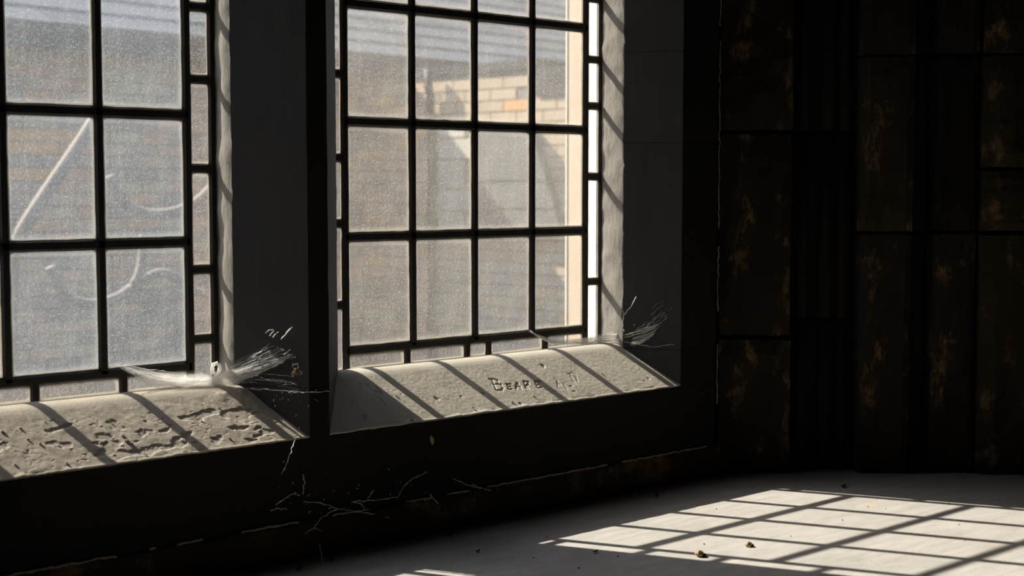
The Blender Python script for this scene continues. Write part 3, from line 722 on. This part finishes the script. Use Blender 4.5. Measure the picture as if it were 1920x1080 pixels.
c2 = empty('cobweb', atY(1160, 648, -.06)); tag(c2, 'pale cobweb sheet stretched across the right corner of the carved sill', 'cobweb')
u2 = [(990, 615, -.012), (1015, 631, -.014), (1060, 637, -.018), (1110, 633, -.03), (1160, 624, -.06), (1200, 619, -.09), (1235, 609, -.12)]
l2 = [(992, 622, -.012), (1030, 646, -.018), (1070, 650, -.026), (1115, 647, -.04), (1165, 645, -.07), (1195, 648, -.10), (1226, 628, -.13)]
sheet(c2, u2, l2, MAT['web_thin'], seed=11)
sheet(c2, [(x, y+6, Y) for x, y, Y in u2[2:]], l2[2:], MAT['web_thin'], seed=12)
strands(c2, u2, l2, 80, .00034, 31)
strands(c2, [(1165, 618, -.07), (1200, 590, -.10), (1240, 560, -.13)], [(1170, 640, -.08), (1215, 625, -.12), (1262, 585, -.16)], 14, .0002, 32, jit=.01)
lines(c2, [[(1166, 576, -.066), (1170, 588, -.067), (1168, 600, -.067), (1166, 612, -.067), (1170, 622, -.068)], [(1172, 590, -.067), (1185, 570, -.075), (1193, 556, -.08)]], .0005, 7)
lines(c2, [[(1170, 641, -.075), (1205, 646, -.10), (1222, 630, -.12), (1250, 590, -.14), (1275, 560, -.18)], [(1180, 625, -.08), (1230, 613, -.12), (1255, 590, -.14)], [(1185, 640, -.1), (1215, 652, -.14), (1275, 645, -.195)]], .0004, 8)

c3 = empty('cobweb', Vector((1.62, YF-.01, .08))); tag(c3, 'dusty stringy cobweb hanging on the dark wall below the mullion', 'cobweb')
def q4(x, y, Y=YF-.012): return (440+x*.2778, 780+y*.2778, Y)
segs = [[(470,580),(600,585),(690,630),(860,645),(960,665),(1065,695)], [(690,630),(620,660),(560,710),(540,755),(470,790)], [(540,755),(590,775)], [(790,580),(940,570),(1100,550)], [(280,600),(350,545),(400,520),(440,540)],
        [(460,520),(470,440),(465,400)], [(240,640),(290,620),(350,630)], [(1470,420),(1550,460),(1670,490),(1730,500)], [(1320,530),(1380,600),(1410,630),(1480,690)], [(790,580),(850,590),(880,620)], [(900,560),(940,500)], [(1100,550),(1160,440),(1300,380)], [(1600,460),(1660,490)]]
lines(c3, [[q4(*p) for p in s] for s in segs], .00085, 9)
lines(c3, [[(562, 800, YF-.012), (545, 848, YF-.02), (528, 890, YF-.03)], [(599, 1020, -.26), (604, 1052, -.27), (607, 1080, -.28)]], .0006, 10)
R = random.Random(5); mb = MB()
for _ in range(34):
    x = R.uniform(300, 1300); y = R.gauss(520, 90)
    p = atY(*q4(x, y)); r = R.uniform(.0004, .0012); mb.tube([p+Vector((-r, 0, -r)), p, p+Vector((r*1.5, -.001, r))], r, 5, [r*.4, r, r*.4])
o = mb.put('trapped_dust', MAT['thread'], c3); o['kind'] = 'stuff'
c4 = empty('cobweb', Vector((1.44, -.15, .25))); tag(c4, 'thin dusty cobweb speckled with debris on the mullion foot beside the left sill', 'cobweb')
R = random.Random(6); mb = MB()
for _ in range(30):
    x = R.uniform(455, 610); y = R.gauss(742, 10) if R.random() < .45 else R.uniform(735, 790)
    Y = -.07-.13*(x-443)/132-.006; Y = max(Y, YF-.004)
    p = atY(x, y, Y); r = R.uniform(.0005, .0015); mb.tube([p+Vector((-r, 0, -r)), p, p+Vector((r*.6, -.001, r*1.2))], r, 5, [r*.4, r, r*.4])
o = mb.put('trapped_dust', MAT['crumb'], c4); o['kind'] = 'stuff'
lines(c4, [[(470, 728, -.09), (520, 732, -.15), (575, 735, -.2), (618, 734, -.206)], [(540, 737, -.17), (590, 734, -.206)]], .0008, 12)

# ------------------------------------------------------------------ spider husk
sp = empty('spider', atY(556, 697, -.196)); tag(sp, 'curled brown spider husk hanging beside the mullion edge', 'spider')
def ell(c, rx, ry, rz, mat, name, parent, n=10):
    vs = []; fs = []
    for i in range(n+1):
        a = math.pi*i/n
        for j in range(n): b = 2*math.pi*j/n; vs.append(c+Vector((rx*math.sin(a)*math.cos(b), ry*math.sin(a)*math.sin(b), rz*math.cos(a))))
    for i in range(n):
        for j in range(n): fs.append((i*n+j, i*n+(j+1) % n, (i+1)*n+(j+1) % n, (i+1)*n+j))
    return put(name, vs, fs, mat, parent, smooth=True)
def s5(x, y, dy=0): return atY(500+x/9, 640+y/9, -.196+dy)
ell(s5(510, 530), .0042, .004, .0050, MAT['spider'], 'abdomen', sp); ell(s5(490, 480), .0026, .0026, .0030, MAT['spider'], 'head', sp)
for L in ([(490,480),(450,460),(438,410),(455,370)], [(500,480),(520,460),(535,410),(525,380),(470,390)], [(480,495),(430,520),(420,560),(445,600)], [(490,500),(450,530),(455,560),(448,595)], [(520,500),(570,495),(600,520),(580,560)], [(515,505),(560,520),(575,560)], [(500,485),(540,440),(530,395)], [(485,500),(440,510),(425,545)]):
    MB().tube([s5(x, y, .001*i) for i, (x, y) in enumerate(L)], .0008, 5).put('leg', MAT['spider_leg'], sp)

# ------------------------------------------------------------------ small debris
def leaf(name, c, L, wd, ang, curl, mat, label, cat, group=None, up=False, seed=0):
    vs = []; fs = []; k = 7; R = random.Random(seed)
    t = Vector((math.cos(ang), math.sin(ang), 0)); s = Vector((-t.y, t.x, 0)); n = Vector((0, 0, 1))
    if up: t = Vector((math.sin(.15), 0, -math.cos(.15))); s = Vector((math.cos(.4), -math.sin(.4), 0)); n = Vector((0, -1, 0))
    for i in range(k+1):
        f = i/k; w = wd*math.sin(math.pi*min(.97, max(.04, f)))**.8
        for j in (-1, 0, 1):
            vs.append(c+t*(L*(f-.5))+s*(w*j*.5)+n*(.0015+curl*(f-.5)**2*4+(abs(j)*w*.25)+.0006*R.random()))
    m = len(vs)
    for i in range(k):
        for j in range(2): a = i*3+j; fs.append((a, a+1, a+4, a+3))
    vs += [v-n*.0007 for v in vs]; fs += [tuple(q+m for q in f)[::-1] for f in fs]
    o = put(name, vs, fs, mat); tag(o, label, cat, group); return o
def pebble(name, c, r, mat, label, cat, group=None, seed=0, flat=.6):
    R = random.Random(seed); n = 8; vs = []; fs = []
    for i in range(n+1):
        a = math.pi*i/n
        for j in range(n):
            b = 2*math.pi*j/n; d = Vector((math.sin(a)*math.cos(b), math.sin(a)*math.sin(b), math.cos(a)))
            k = r*(1+.45*N(d.x*1.6+seed, d.y*1.6, d.z*1.6)); vs.append(c+Vector((d.x*k, d.y*k*.85, (d.z+.85)*k*flat)))
    for i in range(n):
        for j in range(n): fs.append((i*n+j, i*n+(j+1) % n, (i+1)*n+(j+1) % n, (i+1)*n+j))
    o = put(name, vs, fs, mat); tag(o, label, cat, group); return o
def shell(c, r, label, seed):
    t = empty('snail_shell', c); tag(t, label, 'shell'); mb = MB(); pts = []; rad = []
    for i in range(22):
        a = i*.55+seed; q = r*(1-.038*i); pts.append(c+Vector((q*.55*math.cos(a), q*.55*math.sin(a), r*.55+i*r*.035))); rad.append(r*.55*(1-.040*i))
    mb.tube(pts, r, 8, rad); mb.put('whorl', MAT['shell'], t, smooth=True)
    mb = MB(); mb.tube([c+Vector((r*.5, -r*.2, r*.3)), c+Vector((r*.95, -r*.5, r*.28)), c+Vector((r*1.25, -r*.55, r*.2))], r, 8, [r*.45, r*.36, r*.2]); mb.put('lip', MAT['twig'], t, smooth=True)
shell(atZ(1312, 1044), .0095, 'small brown snail shell on the sunlit floor edge, nearest the dark', 1.0)
shell(atZ(1404, 1025), .0075, 'small tan snail shell in the middle of a sunlit floor square', 2.6)
leaf('dry_leaf', atY(808, 825, YF-.004), .020, .008, 0, .001, MAT['leaf'], 'small yellow leaf stuck on the dark wall under the carved sill', 'leaf', up=True, seed=3)
dl = [(1231,932,.020,.4,'curled dark leaf scrap on the shaded floor above the sunlit pattern'),(1116,1037,.016,.1,'short dark leaf scrap on the shaded floor left of the shells'),(620,1052,.02,.9,'brown leaf scrap on the floor beside the hanging cobweb thread'),
      (845,1003,.026,.2,'dark crumpled leaf on the shaded floor at the foot of the wall'),(720,1027,.016,1.2,'small leaf scrap on the floor below the stringy cobweb'),(896,1036,.014,.3,'dark leaf speck on the shaded floor left of the light pattern'),(1582,914,.026,.2,'dark leaf scrap on the floor behind the sunlit pattern'),(561,1068,.022,.3,'brown leaf scrap at the very bottom of the photo near the plinth')]
for i, (x, y, L, a, lab) in enumerate(dl): leaf('dry_leaf', atZ(x, y), L, L*.4, a, .004, MAT['leaf_brown'], lab, 'leaf', 'leaf scraps on the floor', seed=i)
R = random.Random(9)
for i in range(18):
    x = R.uniform(950, 1880); y = R.uniform(925, 1075)
    if y < 1010-.17*(x-1000): y = 1010-.17*(x-1000)+R.uniform(0, 60)
    if y > 1078: continue
    mk, nm = R.choice([('twig', 'dark woody'), ('crumb', 'pale plaster'), ('leaf_brown', 'brown leaf')])
    where = 'behind the sunlit pattern' if y < 930+.08*(x-1440) else 'among the sunlit floor squares' if y < 1012+.105*(x-1054) else 'on the shaded floor in front of the sunlit pattern'
    pebble('floor_crumb', atZ(x, y), R.uniform(.0008, .0022), MAT[mk], 'tiny %s crumb %s' % (nm, where), 'debris', 'crumbs scattered on the floor', i)
def sill3(px, py):
    p0 = Vector((0, SY, SZ)); p1 = Vector((0, YF, LIP)); n = Vector((1, 0, 0)).cross(p1-p0).normalized(); return atP(px, py, p0, n)
for i, (x, y, r) in enumerate([(4,810,.0045),(38,803,.0035),(75,832,.0035),(52,824,.003),(84,791,.002),(205,789,.0025),(237,828,.0055),(230,818,.0045),(246,832,.004),(340,812,.003),(270,850,.003),(262,803,.002),(430,822,.003),(125,869,.0035),(28,872,.003),(410,765,.003),(378,790,.0025)]):
    pebble('plaster_crumb', sill3(x, y), r*.7, MAT['crumb'], 'small loose plaster crumb on the flaking left sill', 'debris', 'plaster crumbs on the left sill', i+40)
for i, (x, y, r) in enumerate([(685,780,.004),(773,789,.004),(899,728,.002),(890,768,.0018),(1128,701,.002),(1000,743,.0022),(960,754,.0024),(742,742,.002)]):
    pebble('stone_crumb', sill3(x, y), r, MAT['crumb'], 'tiny pale crumb lying on the smooth carved right sill', 'debris', 'crumbs on the carved sill', i+80)
